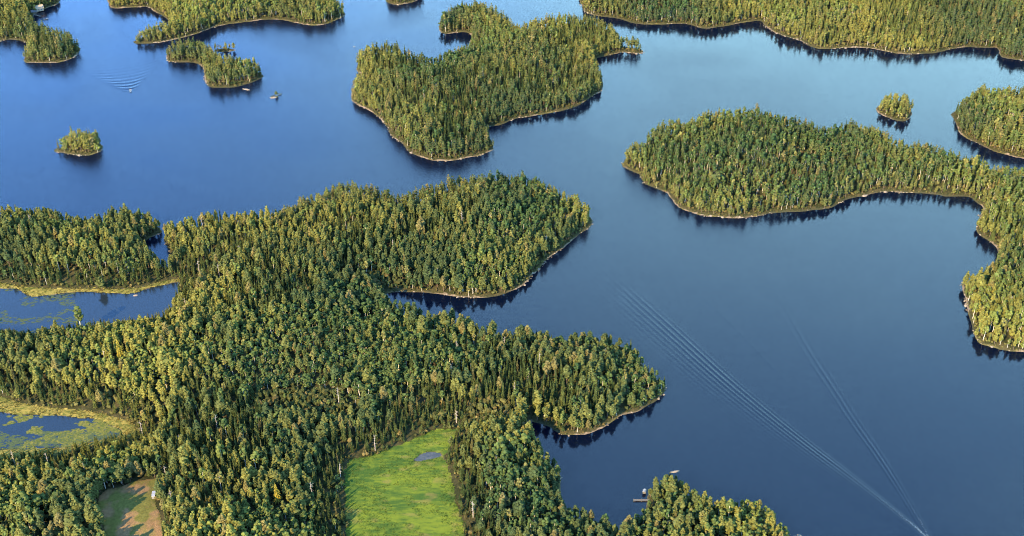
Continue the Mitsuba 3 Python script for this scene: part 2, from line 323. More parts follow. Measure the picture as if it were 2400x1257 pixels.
def wake_ribbon(path, left, right, crests, amp):
    """Parallel wave crests along a curved line. path: pixels, apex first; crests: (offset at the far end, width, strength) in metres, fanning out from the apex."""
    line = np.array([at(*q)[:2] for q in path])
    for _ in range(3):
        mid = np.stack([0.75 * line[:-1] + 0.25 * line[1:], 0.25 * line[:-1] + 0.75 * line[1:]], 1).reshape(-1, 2)
        line = np.vstack([line[:1], mid, line[-1:]])
    ls = LineString(line)
    n, m = int(ls.length / 1.5), int((left + right) / 0.4)
    s = np.linspace(0, 1, n)
    c = np.array([ls.interpolate(q, True).coords[0] for q in s])
    tan = np.gradient(c, axis=0); tan /= np.linalg.norm(tan, axis=1, keepdims=True)
    nor = np.stack([-tan[:, 1], tan[:, 0]], 1)
    open_ = 0.20 + 0.80 * s ** 0.75
    t = np.linspace(-right, left, m)
    tt = t[None] * open_[:, None]
    xy = c[:, None] + nor[:, None] * tt[..., None]
    z = np.zeros((n, m))
    for off, wid, str_ in crests:
        w = wid * (0.62 + 0.20 * open_[:, None])
        z += str_ * np.exp(-((tt - off * open_[:, None]) / w) ** 2) * (0.75 + 0.5 * fbm2(xy[..., 0], xy[..., 1], 25, int(abs(off) * 3) + 2, 2))
    fade = np.clip(s / 0.02, 0, 1) * (1 - smooth01((s - 0.50) / 0.50)) * (1.7 - 0.9 * s) * (0.55 + 0.9 * fbm2(c[:, 0], c[:, 1], 30, 9, 2))
    edge = smooth01((t + right) / (0.12 * (left + right))) * smooth01((left - t) / (0.12 * (left + right)))
    z = 0.012 + amp * z * fade[:, None] * edge[None]
    v = np.dstack([xy, z]).reshape(-1, 3)
    return trimesh.Trimesh(v, trimesh.geometry.triangulate_quads(grid_faces(n, m)[:, ::-1]), process=False)


LEFT_ARM = [(2185, 1275), (2150, 1241), (2090, 1192), (2000, 1121), (1900, 1046), (1800, 966), (1700, 882), (1600, 790), (1500, 700), (1420, 625), (1355, 562)]
RIGHT_ARM = [(2185, 1275), (2165, 1240), (2112, 1150), (2060, 1068), (2000, 985), (1960, 920), (1900, 830), (1850, 740), (1800, 655), (1755, 598)]
MID_ARM = [(1640, 690), (1720, 765), (1800, 850), (1860, 910), (1960, 1000)]
up_faces = lambda m: m if m.face_normals[:, 2].mean() > 0 else trimesh.Trimesh(m.vertices, m.faces[:, ::-1], process=False)
arms = [
    wake_ribbon(LEFT_ARM, 48, 10, [(0, 1.1, 1.0), (5.0, 1.2, 1.0), (9.6, 1.2, 0.85), (14.2, 1.3, 0.65), (18.8, 1.4, 0.5), (23.4, 1.4, 0.38), (28.0, 1.5, 0.28), (32.8, 1.6, 0.2), (38, 1.6, 0.13), (-4.5, 1.0, 0.45)], 0.115),
    wake_ribbon(RIGHT_ARM, 11, 11, [(0, 1.1, 1.0), (5.0, 1.0, 0.7), (-5.0, 1.1, 0.5)], 0.075),
    wake_ribbon(MID_ARM, 4, 4, [(0, 1.2, 1.0)], 0.025),
]
for m in arms:
    k = part('lake_water', 'wake', up_faces(m), 'mat_water', smooth=True)

# ripple trails left by boats that passed
def ripple_patch(x0, y0, x1, y1, width, wave, amp, skew):
    a, b = at(x0, y0)[:2], at(x1, y1)[:2]
    L = np.linalg.norm(b - a); d = (b - a) / L; q = np.array([-d[1], d[0]])
    n, m = int(L / 0.6), int(width / 0.8)
    s, t = np.linspace(0, L, n), np.linspace(-width / 2, width / 2, m)
    S, Tt = np.meshgrid(s, t, indexing='ij')
    xy = a + S[..., None] * d + Tt[..., None] * q
    env = np.sin(np.pi * S / L) ** 0.7 * np.cos(np.pi * Tt / width) ** 1.5
    z = 0.008 + amp * env * (0.5 + 0.5 * np.cos(2 * np.pi * (S + skew * Tt) / wave + 2 * fbm2(xy[..., 0], xy[..., 1], 20, 3, 2))) * fbm2(xy[..., 0], xy[..., 1], 12, 6, 2)
    return trimesh.Trimesh(np.dstack([xy, z]).reshape(-1, 3), trimesh.geometry.triangulate_quads(grid_faces(n, m)), process=False)


for args in ((240, 378, 560, 478, 22, 4.2, 0.24, 0.9), (0, 290, 110, 330, 16, 4.2, 0.12, 0.8), (1370, 315, 1470, 352, 22, 4.0, 0.15, 0.5), (1660, 505, 1730, 548, 16, 3.6, 0.14, 1.2), (700, 112, 760, 92, 7, 5.0, 0.10, 0.3)):
    part('lake_water', 'ripple', up_faces(ripple_patch(*args)), 'mat_water', smooth=True)

# the small motor boat's wake: the waves of a moving point
boat_at = at(306, 214)
HEAD = math.atan2(-0.93, 0.36)
def boat_wake():
    n = m = 190
    back, side = np.linspace(0.0, 78, n), np.linspace(-44, 44, m)
    X, Y = np.meshgrid(back, side, indexing='ij')
    k0 = 2 * np.pi / 6.8
    z = np.zeros_like(X)
    th = np.linspace(-0.90, 0.90, 201)
    for a in th:
        z += (0.55 + abs(a)) * np.cos(k0 / np.cos(a) ** 2 * (X * np.cos(a) + Y / 1.4 * np.sin(a))) * np.exp(-(a / 0.82) ** 6)
    z /= np.abs(z).max()
    env = np.exp(-X / 55) * smooth01(X / 3) * smooth01((78 - X) / 25) * smooth01((44 - np.abs(Y)) / 8) * (1 - smooth01((np.abs(Y) - 0.55 * X - 2.5) / 4.0))
    z = 0.010 + np.maximum(0.19 * (z * 2.2 + 0.8) * env, 0)
    d = np.array([math.cos(HEAD), math.sin(HEAD)]); q = np.array([-d[1], d[0]])
    xy = boat_at[:2] - X[..., None] * d + Y[..., None] * q
    return trimesh.Trimesh(np.dstack([xy, z]).reshape(-1, 3), trimesh.geometry.triangulate_quads(grid_faces(n, m)), process=False)


part('lake_water', 'wake', up_faces(boat_wake()), 'mat_water', smooth=True)


def flat_polygon(poly, z):
    v, f = trimesh.creation.triangulate_polygon(poly.simplify(0.1), engine='earcut')
    m = trimesh.Trimesh(np.column_stack([v, np.full(len(v), z)]), f, process=False)
    return up_faces(m)


for poly, lab in ((pond_a, 'dark still pond water in the forest at left, grass mats on its far bank'), (pond_b, 'marsh pond water with lily pads at the lower left edge'), (meadow_pond, 'small grey pool in the bright green meadow')):
    k = thing('pond_water', lab, kind='structure')
    scene[k] = mikit.ply(flat_polygon(poly.buffer(0.8), 0.02), 'mat_pool' if poly is meadow_pond else 'mat_pond_water')

# ------------------------------------------------------------------ land meshes
CELL = 2.5
def land_mesh(i):
    x0, y0, x1, y1 = lands[i].bounds
    xs, ys = np.arange(x0 - 8, x1 + 8 + CELL, CELL), np.arange(y0 - 8, y1 + 8 + CELL, CELL)
    X, Y = np.meshgrid(xs, ys, indexing='ij')
    z, d = height(i, X.ravel(), Y.ravel())
    f = grid_faces(len(xs), len(ys))
    f = f[(d[f] > -5).any(1)]
    m = trimesh.Trimesh(np.column_stack([X.ravel(), Y.ravel(), z]), trimesh.geometry.triangulate_quads(f), process=False)
    m.remove_unreferenced_vertices()
    return up_faces(m)


for i, (name, lab, _) in enumerate(LAND):
    k = thing(name, lab, kind='structure')
    scene[k] = mikit.ply(land_mesh(i), 'mat_ground', smooth=True)

MAIN = len(LAND) - 1


def draped(poly, lift, cell=0.8):
    """A sheet that follows the mainland's ground inside the polygon."""
    x0, y0, x1, y1 = poly.bounds
    xs, ys = np.arange(x0, x1 + cell, cell), np.arange(y0, y1 + cell, cell)
    X, Y = np.meshgrid(xs, ys, indexing='ij')
    inside = signed(poly, X.ravel(), Y.ravel())
    z, _ = height(MAIN, X.ravel(), Y.ravel())
    f = grid_faces(len(xs), len(ys))
    f = f[(inside[f] > -0.2).all(1)]
    z = z + lift * np.clip((inside + 0.6) / 1.5, 0.2, 1) + 0.18 * fbm2(X.ravel(), Y.ravel(), 2.2, 5, 2) * np.clip(inside / 3, 0, 1)
    m = trimesh.Trimesh(np.column_stack([X.ravel(), Y.ravel(), z]), trimesh.geometry.triangulate_quads(f), process=False)
    m.remove_unreferenced_vertices()
    return up_faces(m)


for poly, name, mat, lab in ((meadow.difference(meadow_pond), 'meadow', 'mat_meadow', 'bright yellow green boggy meadow ringed by spruces at bottom centre'),
                             (marsh_b.difference(pond_b), 'marsh', 'mat_marsh', 'yellow grassy marsh rim around the lily pond at lower left'),
                             (marsh_a.difference(pond_a), 'marsh', 'mat_marsh', 'yellow grass bank along the forest pond at left'),
                             (clearing, 'clearing', 'mat_clearing', 'brown and tan dry clearing in the forest near the bottom left')):
    if poly.geom_type != 'Polygon': poly = max(poly.geoms, key=lambda g: g.area)
    k = thing(name, lab, kind='structure')
    scene[k] = mikit.ply(draped(poly, 0.22), mat, smooth=True)


# ------------------------------------------------------------------ tree models (unit height, scaled when placed)
ICO = trimesh.creation.icosahedron()


class Leaves:
    def __init__(self, r, tint):
        self.r, self.tint, self.v, self.f, self.uv, self.n = r, tint, [], [], [], 0

    def add(self, v, f, tone):
        self.v.append(v); self.f.append(np.asarray(f) + self.n); self.n += len(v)
        self.uv.append(np.column_stack([np.clip(tone + self.r.normal(0, 0.10, len(v)), 0, 1), np.full(len(v), self.tint)]))

    def clump(self, c, rx, rz, jag=0.28):
        v = ICO.vertices * (1 + self.r.uniform(-jag, jag, (12, 1)))
        self.add(v @ trimesh.transformations.random_rotation_matrix(self.r.random(3))[:3, :3].T * [rx, rx, rz] + c, ICO.faces, self.r.random())

    def skirt(self, z, h, radius, points, droop, lean=(0, 0)):
        """A ragged whorl of boughs hanging from the stem."""
        a = (np.arange(points) + self.r.random()) * 2 * np.pi / points + self.r.uniform(-.25, .25, points)
        out = radius * self.r.uniform(0.62, 1.15, points)
        tip = np.column_stack([np.cos(a) * out, np.sin(a) * out, z - droop * out / radius + self.r.uniform(-.3, .3, points) * h])
        a2 = a + np.pi / points
        cleft = np.column_stack([np.cos(a2), np.sin(a2), np.zeros(points)]) * (radius * 0.38) + [0, 0, z - droop * 0.25]
        v = np.vstack([tip, cleft, [[0, 0, z + h]]]); v[:, :2] += np.array(lean)
        i = np.arange(points); j = (i - 1) % points
        self.add(v, np.vstack([np.stack([i, points + i, np.full(points, 2 * points)], 1), np.stack([points + j, i, np.full(points, 2 * points)], 1)]), self.r.random())

    def bough(self, c, a, length, width, rise):
        """A flat ragged spray of needles reaching out from the trunk at c towards the angle a."""
        d, s = np.array([math.cos(a), math.sin(a), rise]), np.array([-math.sin(a), math.cos(a), 0])
        j = lambda k: self.r.normal(0, k, 3)
        v = np.array([c, c + d * length * .45 + s * width * .5 + j(.012), c + d * length * .95 + s * width * .42 + j(.02), c + d * length * 1.05 + j(.015), c + d * length * .9 - s * width * .45 + j(.02),
                      c + d * length * .45 - s * width * .5 + j(.012), c + d * length * .62 + [0, 0, width * .34] + j(.012)])
        f = [[6, k, k % 5 + 1] for k in (1, 2, 3, 4)] + [[0, 1, 6], [0, 6, 5], [6, 5, 4]]
        self.add(v, f[:3] + f[3:], self.r.random())

    def mesh(self):
        return trimesh.Trimesh(np.vstack(self.v), np.vstack(self.f), process=False), np.vstack(self.uv)


def stem(r0, r1, top, sides=5, lean=(0, 0)):
    a = np.arange(sides) * 2 * np.pi / sides
    ring = np.column_stack([np.cos(a), np.sin(a), np.zeros(sides)])
    v = np.vstack([ring * r0, ring * r1 + [lean[0], lean[1], top]])
    i, j = np.arange(sides), (np.arange(sides) + 1) % sides
    return trimesh.Trimesh(v, np.vstack([np.stack([i, j, j + sides], 1), np.stack([i, j + sides, i + sides], 1)]), process=False)


def spruce(r, tint, lod):
    L = Leaves(r, tint)
    layers, pts = (10, 9) if lod else (6, 6)
    base, wide = r.uniform(0.06, 0.16), r.uniform(0.125, 0.185)
    for k in range(layers):
        t = k / (layers - 1)
        z = base + 0.05 + (0.90 - base) * t
        rad = wide * (1 - t) ** 0.80 * r.uniform(0.82, 1.15) + 0.016
        L.skirt(z, (1 - base) / layers * 1.25, rad, pts if t < .75 else max(5, pts - 3), rad * 0.55, r.normal(0, 0.008, 2))
    return L.mesh(), stem(0.016, 0.004, 0.95)


def pine(r, tint, lod):
    L = Leaves(r, tint)
    whorls = 9 if lod else 6
    base, wide = r.uniform(0.26, 0.42), r.uniform(0.19, 0.27)
    for k in range(whorls):
        t = k / (whorls - 1)
        z = base + (0.93 - base) * t
        rad = wide * (0.65 + 0.6 * t if t < 0.4 else 1.02 * (1.15 - t) ** 0.75)
        nb = (5 if lod else 4) if t < 0.85 else 3
        a0 = r.uniform(0, 6.28)
        for b in range(nb):
            a = a0 + b * 2 * np.pi / nb + r.normal(0, .25)
            ln = rad * r.uniform(0.65, 1.25)
            L.bough(np.array([0, 0, z + r.normal(0, .015)]), a, ln, ln * r.uniform(.75, 1.05) + .03, r.uniform(0.02, 0.30))
            if lod and r.random() < 0.55:
                L.clump(np.array([math.cos(a) * ln * .75, math.sin(a) * ln * .75, z + ln * .2]), 0.055, 0.035)
    for _ in range(2 if lod else 1):
        L.clump(np.array([*r.normal(0, .02, 2), r.uniform(.92, .97)]), 0.05, 0.05)
    return L.mesh(), stem(0.022, 0.007, 0.92)


def birch(r, tint, lod):
    L = Leaves(r, tint)
    nc = 17 if lod else 8
    base, wide = r.uniform(0.42, 0.58), r.uniform(0.15, 0.20)
    for k in range(nc):
        t = (k + r.random()) / nc
        z = base + (0.96 - base) * t
        rad = wide * math.sqrt(max(0.02, 1 - (2 * t - 0.85) ** 2 / 1.35))
        a, q = r.uniform(0, 6.28), rad * math.sqrt(r.uniform(0.15, 1)) * 0.8
        s = r.uniform(0.055, 0.088) * (1 if lod else 1.35)
        L.clump(np.array([math.cos(a) * q, math.sin(a) * q, z]), s, s * r.uniform(.6, .9))
    return L.mesh(), stem(0.019, 0.007, 0.80, lean=tuple(r.normal(0, .012, 2)))


def broadleaf(r, tint, lod):
    L = Leaves(r, tint)
    nc = 20 if lod else 9
    base, wide = r.uniform(0.22, 0.34), r.uniform(0.24, 0.31)
    for k in range(nc):
        t = (k + r.random()) / nc
        z = base + (0.93 - base) * t
        rad = wide * math.sqrt(max(0.03, 1 - (1.75 * t - 0.65) ** 2 / 1.25))
        a, q = r.uniform(0, 6.28), rad * math.sqrt(r.uniform(0.2, 1)) * 0.82
        s = r.uniform(0.075, 0.12) * (1 if lod else 1.35)
        L.clump(np.array([math.cos(a) * q, math.sin(a) * q, z]), s, s * r.uniform(.55, .8))
    return L.mesh(), stem(0.022, 0.009, 0.7)


def shrub(r, tint, lod):
    L = Leaves(r, tint)
    for k in range(4):
        a, q = r.uniform(0, 6.28), r.uniform(0, .38)
        L.clump(np.array([math.cos(a) * q, math.sin(a) * q, r.uniform(.3, .62)]), r.uniform(.26, .42), r.uniform(.24, .38), .35)
    return L.mesh(), None


KINDS = {'spruce': (spruce, 'mat_spruce', 'mat_bark'), 'pine': (pine, 'mat_pine', 'mat_bark'), 'birch': (birch, 'mat_birch', 'mat_pale_bark'), 'broadleaf': (broadleaf, 'mat_birch', 'mat_pale_bark'), 'shrub': (shrub, 'mat_shrub', None)}
SHAPES_N, TINTS_N = 6, 6
for kind, (make, leaf, bark) in KINDS.items():
    for lod in ((0, 1) if kind != 'shrub' else (0,)):
        for s in range(SHAPES_N):
            for t in range(TINTS_N):
                r = np.random.default_rng(1000 * list(KINDS).index(kind) + 100 * lod + 10 * s + t)
                (m, uv), st = make(r, (t + 0.5) / TINTS_N if t < TINTS_N - 1 else 1.0, lod)
                g = {'type': 'shapegroup', 'crown': mikit.ply(m, leaf, uv=uv)}
                if st is not None: g['trunk'] = mikit.ply(st, bark)
                scene[f'model_{kind}_{lod}_{s}_{t}'] = g

# ------------------------------------------------------------------ where the trees stand
def scatter(spacing, seed):
    r = np.random.default_rng(seed)
    xs, ys = np.arange(-720, 720, spacing), np.arange(330, 1420, spacing * 0.87)
    X, Y = np.meshgrid(xs, ys, indexing='ij')
    X = X + (np.arange(len(ys)) % 2)[None] * spacing / 2
    X = X + r.uniform(-.42, .42, X.shape) * spacing; Y = Y + r.uniform(-.42, .42, X.shape) * spacing
    x, y = X.ravel(), Y.ravel()
    px, py, _ = project(np.column_stack([x, y, np.zeros(len(x))]))
    on = (px > -110) & (px < 2510) & (py > -45) & (py < 1257 + 150)
    return x[on], y[on]


def in_any(poly, x, y, pad=0.0):
    q = poly.buffer(pad); shapely.prepare(q)
    return shapely.contains_xy(q, x, y)


def grow(spacing, seed, low=False):
    x, y = scatter(spacing, seed)
    out = []
    for i, poly in enumerate(lands):
        on = in_any(poly, x, y, -0.3)
        if on.any():
            z, d = height(i, x[on], y[on])
            out.append(np.column_stack([x[on], y[on], z, d, np.full(on.sum(), i)]))
    t = np.vstack(out)
    keep = ~((signed(meadow, t[:, 0], t[:, 1]) > 9 * (fbm2(t[:, 0], t[:, 1], 9, 83, 2) - .52)) | in_any(clearing, t[:, 0], t[:, 1], .5) | in_any(marsh_a, t[:, 0], t[:, 1], .3) | (signed(marsh_b, t[:, 0], t[:, 1]) > 8 * (fbm2(t[:, 0], t[:, 1], 8, 84, 2) - .50)) | in_any(ponds, t[:, 0], t[:, 1], 0.5))
    return t[keep]


trees = grow(3.5, 21)
X, Y, Z, D, I = trees.T
N = len(trees)
r1, r2, r3 = rng.random(N), rng.random(N), rng.random(N)
PX, PY, PZ = project(trees[:, :3])
wetd = np.maximum(-signed(LOW, X, Y), 0)
stand = fbm2(X, Y, 55, 31, 3) + 0.10 * (r1 - .5)
stand2 = fbm2(X, Y, 38, 44, 3) + 0.10 * (r2 - .5)
kind = np.where(stand > 0.58, 'birch', np.where(stand < 0.43, 'spruce', 'pine')).astype('<U10')
kind[(stand2 > 0.64) & (kind != 'spruce')] = 'broadleaf'
swap = rng.random(N)
kind[swap < .10] = 'spruce'; kind[(swap > .10) & (swap < .20)] = 'pine'; kind[(swap > .2) & (swap < .27)] = 'birch'
kind[(wetd < 16) & (I == MAIN) & (swap < .85)] = 'spruce'                 # spruces ring the meadow and the marshes
wood = at(780, 850)
leafy = (((X - wood[0]) / 92) ** 2 + ((Y - wood[1]) / 44) ** 2 < .7 + .6 * fbm2(X, Y, 30, 71, 2)) & (swap > .22)
kind[leafy] = np.where(r3[leafy] < .6, 'broadleaf', 'birch')
kind[(D < 9) & (swap > .45)] = 'pine'
kind[(I == 10) & (swap > .6) & (D > 6)] = 'birch'
kind[(I == 4) | (I == 9)] = np.where(r3[(I == 4) | (I == 9)] < .55, 'pine', np.where(r3[(I == 4) | (I == 9)] < .85, 'broadleaf', 'spruce'))
head = (X > 62) & (Y < 620)                      # the near headland: rounded light trees
kind[head & (swap > .12)] = np.where(r3[head & (swap > .12)] < .45, 'broadleaf', np.where(r3[head & (swap > .12)] < .8, 'pine', 'birch'))
tall = {'spruce': 14.0, 'pine': 15.5, 'birch': 14.5, 'broadleaf': 11.5}
H = np.array([tall[k] for k in kind]) * (0.58 + 0.46 * rng.random(N) + 0.22 * (rng.random(N) < .07)) * (0.70 + 0.60 * fbm2(X, Y, 36, 52, 2))
H *= 0.74 + 0.26 * smooth01(D / 6.0)
H *= np.where((I == MAIN) & (wetd < 14), 0.62 + 0.38 * wetd / 14, 1.0)
H *= np.where(in_any(bog, X, Y, 2) | in_any(bay_head, X, Y, 1) | in_any(head_valley, X, Y, 1), 0.42, 1.0)
H *= np.where(I == 3, 0.72, np.where((I == 4) | (I == 9), 1.1, 1.0))
WIDE = np.where(H < 9, 1.25, 1.0) * rng.uniform(0.72, 1.02, N) * np.where(Y > 680, 0.85, 1.0)
drop = rng.random(N) < np.where(D < 1.5, .25, .05) + 0.75 * (fbm2(X, Y, 11, 61, 2) > 0.70)
SOLO = ((291, 870, 17, 'gold'), (655, 1200, 15, 'gold'))
for px_, py_, *_ in SOLO:
    q_ = at(px_, py_); drop |= np.hypot(X - q_[0], (Y - q_[1]) * np.where(Y < q_[1], .45, 1)) < 4.0
H *= 0.95 * np.where(head, .88, 1.0) * np.where(leafy, 0.80, 1.0)
WIDE *= np.where(leafy, 1.12, 1.0)
dead = (rng.random(N) < .004) & (D > 6) & (I == MAIN) & (PY > 520) & (PY < 1240) & (PX > 20) & (PX < 1480)
drop |= dead
lod = (PZ < 900).astype(int)
sh, ti, ang = rng.integers(0, SHAPES_N, N), rng.integers(0, TINTS_N, N), rng.uniform(0, 2 * np.pi, N)
ti[(ti == TINTS_N - 1) & (rng.random(N) < .6)] = 2
warm = smooth01((100 - X) / 330) * .70 + .25 * (Y < 640) + .5 * smooth01((680 - Y) / 130) * smooth01((X + 20) / 70)    # golden light put into the leaf tints in the west; yellower near headlands
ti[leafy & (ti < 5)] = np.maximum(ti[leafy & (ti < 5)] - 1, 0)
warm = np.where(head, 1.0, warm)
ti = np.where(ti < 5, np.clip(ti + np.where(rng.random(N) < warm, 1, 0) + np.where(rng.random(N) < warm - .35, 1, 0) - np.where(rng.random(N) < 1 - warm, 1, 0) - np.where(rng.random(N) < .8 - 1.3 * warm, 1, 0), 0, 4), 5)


ti[(I == 4) & (ti < 5)] = np.maximum(ti[(I == 4) & (ti < 5)], 3)


def tree_matrix(x, y, z, h, wide, a):
    c, s, w = math.cos(a), math.sin(a), h * wide
    return T([[c * w, -s * w, 0, x], [s * w, c * w, 0, y], [0, 0, h, z], [0, 0, 0, 1]])


def put(key, model, m):
    scene[key] = {'type': 'instance', 'group': {'type': 'ref', 'id': model}, 'to_world': m}


def where_is(px, py):
    if px > 1500: return 'on the headland by the dock' + (', near right tip' if px > 1720 else ', near the dock' if py < 1200 else ', low in the photo')
    if px > 1085: return ('on the bay shore' if px > 1260 else 'just right of the meadow' if px < 1150 else 'between meadow and bay') + (', at the bottom' if py > 1190 else ', higher up' if py < 1110 else '')
    if px > 640: return ('beside the meadow, on its left' if px > 745 else 'a little left of the meadow') + (', at the bottom' if py > 1190 else ', higher up' if py < 1110 else '')
    if px > 395: return 'right of the tan clearing' + (', well away' if px > 520 else ', close by') + (', at the bottom' if py > 1190 else '')
    if px > 235: return 'bordering the tan clearing' + (', behind it' if py < 1150 else ', in front of it')
    return 'in the bottom left corner' + (', at the photo edge' if px < 110 else ', near the clearing') + (', low' if py > 1180 else '')


LOOKS = {'spruce': ('spruce_tree', 'pointed spruce'), 'pine': ('pine_tree', 'tiered pine'), 'birch': ('birch_tree', 'pale trunked birch'), 'broadleaf': ('broadleaf_tree', 'rounded leafy tree')}
TONES = ['very dark green', 'dark green', 'mid green', 'light green', 'pale yellow green', 'brownish']
FOREST = {'spruce': ('spruce_forest', 'dark spruces mixed through the forest on mainland and islands'), 'pine': ('pine_forest', 'olive green pines massed on the shores and hills of every island'),
          'birch': ('birch_forest', 'pale trunked birches scattered through the woods on every island'), 'broadleaf': ('broadleaf_forest', 'rounded leafy trees filling the middle of the mainland and islands')}
TX, TY, _ = project(np.column_stack([X, Y, Z + H * 0.8]))
seen = (TX > 4) & (TX < 2396) & (TY > 4) & (TY < 1250) & ~drop & (H > 6)
for k, (name, look) in LOOKS.items():
    mine = np.nonzero((kind == k) & ~drop)[0]
    front = [i for i in sorted(mine, key=lambda i: PZ[i] - 0.4 * H[i]) if seen[i]][:300]
    chosen = set(front)
    for i in front:
        place = where_is(TX[i], TY[i])
        size = 'large ' if H[i] > tall[k] * 1.06 else 'small ' if H[i] < tall[k] * .8 else ''
        words = f'{size}{TONES[ti[i]]} {look} {place}'
        if len(words.split()) > 16: place = place.rsplit(',', 1)[0]
        key = thing(name, f'{size}{TONES[ti[i]]} {look} {place}', 'tree', f'{size}{TONES[ti[i]]} {k} trees {place}')
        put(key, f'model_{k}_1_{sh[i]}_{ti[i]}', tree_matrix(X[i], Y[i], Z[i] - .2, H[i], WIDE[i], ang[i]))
    stuff, lab = FOREST[k]
    labels[stuff] = {'label': lab, 'category': 'forest', 'kind': 'stuff'}
    for n, i in enumerate(j for j in mine if j not in chosen):
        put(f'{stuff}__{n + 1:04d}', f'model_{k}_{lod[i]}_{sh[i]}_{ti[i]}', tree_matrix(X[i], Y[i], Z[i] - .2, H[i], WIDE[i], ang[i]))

# shrubs: along the shores, round the wet ground, and thinly under the trees
b = grow(3.0, 77)
bx, by, bz, bd, bi = b.T
bw = np.where(bi == MAIN, np.maximum(-signed(LOW, bx, by), 0), 99)
low_zone = in_any(bog, bx, by, 2) | in_any(bay_head, bx, by, 2) | in_any(head_valley, bx, by, 2)
q = rng.random(len(b))
keep = ((bd < 3.5) & (q < .9)) | ((bd < 7) & (q < .6)) | ((bw < 5) & (q < .6)) | (low_zone & (q < .8)) | (q < .24)
labels['shrubs'] = {'label': 'low pale shrubs along the shores and around the marshes', 'category': 'shrubs', 'kind': 'stuff'}
for n, i in enumerate(np.nonzero(keep)[0]):
    h = rng.uniform(1.3, 3.0) * (0.6 if bd[i] < 2 else 1.0 if bd[i] < 7 or bw[i] < 6 else 1.9)
    put(f'shrubs__{n + 1:04d}', f'model_shrub_0_{rng.integers(0, SHAPES_N)}_{rng.integers(0, TINTS_N)}', tree_matrix(bx[i], by[i], bz[i] - .1, h, rng.uniform(.8, 1.3) * (1.0 if h < 3 else .75), rng.uniform(0, 6.28)))


# ------------------------------------------------------------------ small plants and stones of the setting
def joined(vs, fs):
    n = np.cumsum([0] + [len(v) for v in vs])
    return trimesh.Trimesh(np.vstack(vs), np.vstack([f + k for f, k in zip(fs, n)]), process=False)


def inside_points(poly, spacing, seed):
    r = np.random.default_rng(seed)
    x0, y0, x1, y1 = poly.bounds
    n = int((x1 - x0) * (y1 - y0) / spacing ** 2)
    p = r.uniform([x0, y0], [x1, y1], (n, 2))
    return p[in_any(poly, p[:, 0], p[:, 1])]


def tufts(points, z, hmin, hmax, seed, blades=6):
    """Grass tussocks: each a fan of narrow blades."""
    r = np.random.default_rng(seed); n = len(points)
    h = r.uniform(hmin, hmax, (n, 1)); a = r.uniform(0, 6.28, (n, blades)); lean = r.uniform(.25, .75, (n, blades)) * h; w = 0.16 * h
    base = np.column_stack([points, z])[:, None, :]
    c, s_ = np.cos(a), np.sin(a)
    v = np.stack([base + np.stack([-s_ * w, c * w, -0.05 + 0 * c], -1), base + np.stack([s_ * w, -c * w, -0.05 + 0 * c], -1), base + np.stack([c * lean, s_ * lean, h * r.uniform(.7, 1.1, c.shape)], -1)], 2).reshape(-1, 3)
    f = np.arange(len(v)).reshape(-1, 3)
    uv = np.column_stack([np.repeat(r.random(n * blades), 3), np.repeat(np.repeat(r.random(n), blades), 3)])
    return trimesh.Trimesh(v, f, process=False), uv


scene['mat_sedge'] = diffuse(proc(foliage([0.06, 0.105, 0.02], [0.15, 0.19, 0.03], [0.20, 0.17, 0.06])))
scene['mat_reed'] = diffuse(proc(foliage([0.11, 0.12, 0.03], [0.27, 0.22, 0.06], [0.28, 0.20, 0.08])))
for poly, sp, name, lab, mat, hh in ((meadow.difference(meadow_pond.buffer(.5)), 0.85, 'meadow_grass', 'tussocks of bright green sedge covering the boggy meadow', 'mat_sedge', (.3, .85)),
                                    (unary_union([marsh_a.difference(pond_a), marsh_b.difference(pond_b)]), 1.1, 'marsh_grass', 'tall yellow grass along the banks of the two ponds at left', 'mat_reed', (.5, 1.3))):
    p = inside_points(poly, sp, 5)
    p = p[fbm2(p[:, 0], p[:, 1], 7, 3, 2) > .40]
    z, _ = height(MAIN, p[:, 0], p[:, 1])
    m, uv = tufts(p, z + .12, *hh, 6)
    scene[name] = mikit.ply(m, mat, uv=uv)
    labels[name] = {'label': lab, 'category': 'grass', 'kind': 'stuff'}

# floating mats and pads on the two ponds
def pads(poly, spacing, seed, size, where, stretch=1.5):
    r = np.random.default_rng(seed)
    p = inside_points(poly, spacing, seed)
    p = p[where(p)]
    vs, fs = [], []
    for x, y in p:
        k = 8; a = np.arange(k) * 2 * np.pi / k
        rad = r.uniform(*size) * r.uniform(.75, 1.2, k)
        ring = np.column_stack([x + np.cos(a) * rad * stretch, y + np.sin(a) * rad, np.full(k, .05 + r.uniform(0, .05))])
        vs.append(np.vstack([ring, [[x, y, .13]]])); fs.append(np.stack([np.arange(k), (np.arange(k) + 1) % k, np.full(k, k)], 1))
    return joined(vs, fs)


def on_b(p):
    px, py, _ = project(np.column_stack([p, np.zeros(len(p))]))
    f = fbm2(p[:, 0] * .6, p[:, 1], 8, 12, 3)
    open_ = ((px - 75) / 105) ** 2 + ((py - 998) / 20) ** 2
    return (f > np.where(open_ < 1, .60, .47)) & ((py < 1014) | (f > .60))


def on_b_south(p):
    px, py, _ = project(np.column_stack([p, np.zeros(len(p))]))
    return (py > 1012) & (fbm2(p[:, 0] * .5, p[:, 1], 6, 19, 3) > .40)


def on_a(p):
    px, py, _ = project(np.column_stack([p, np.zeros(len(p))]))
    return (fbm2(p[:, 0] * .35, p[:, 1], 6, 15, 3) > .50) & (px < 190 + 60 * (fbm2(p[:, 0], p[:, 1], 9, 3, 2) - .5))


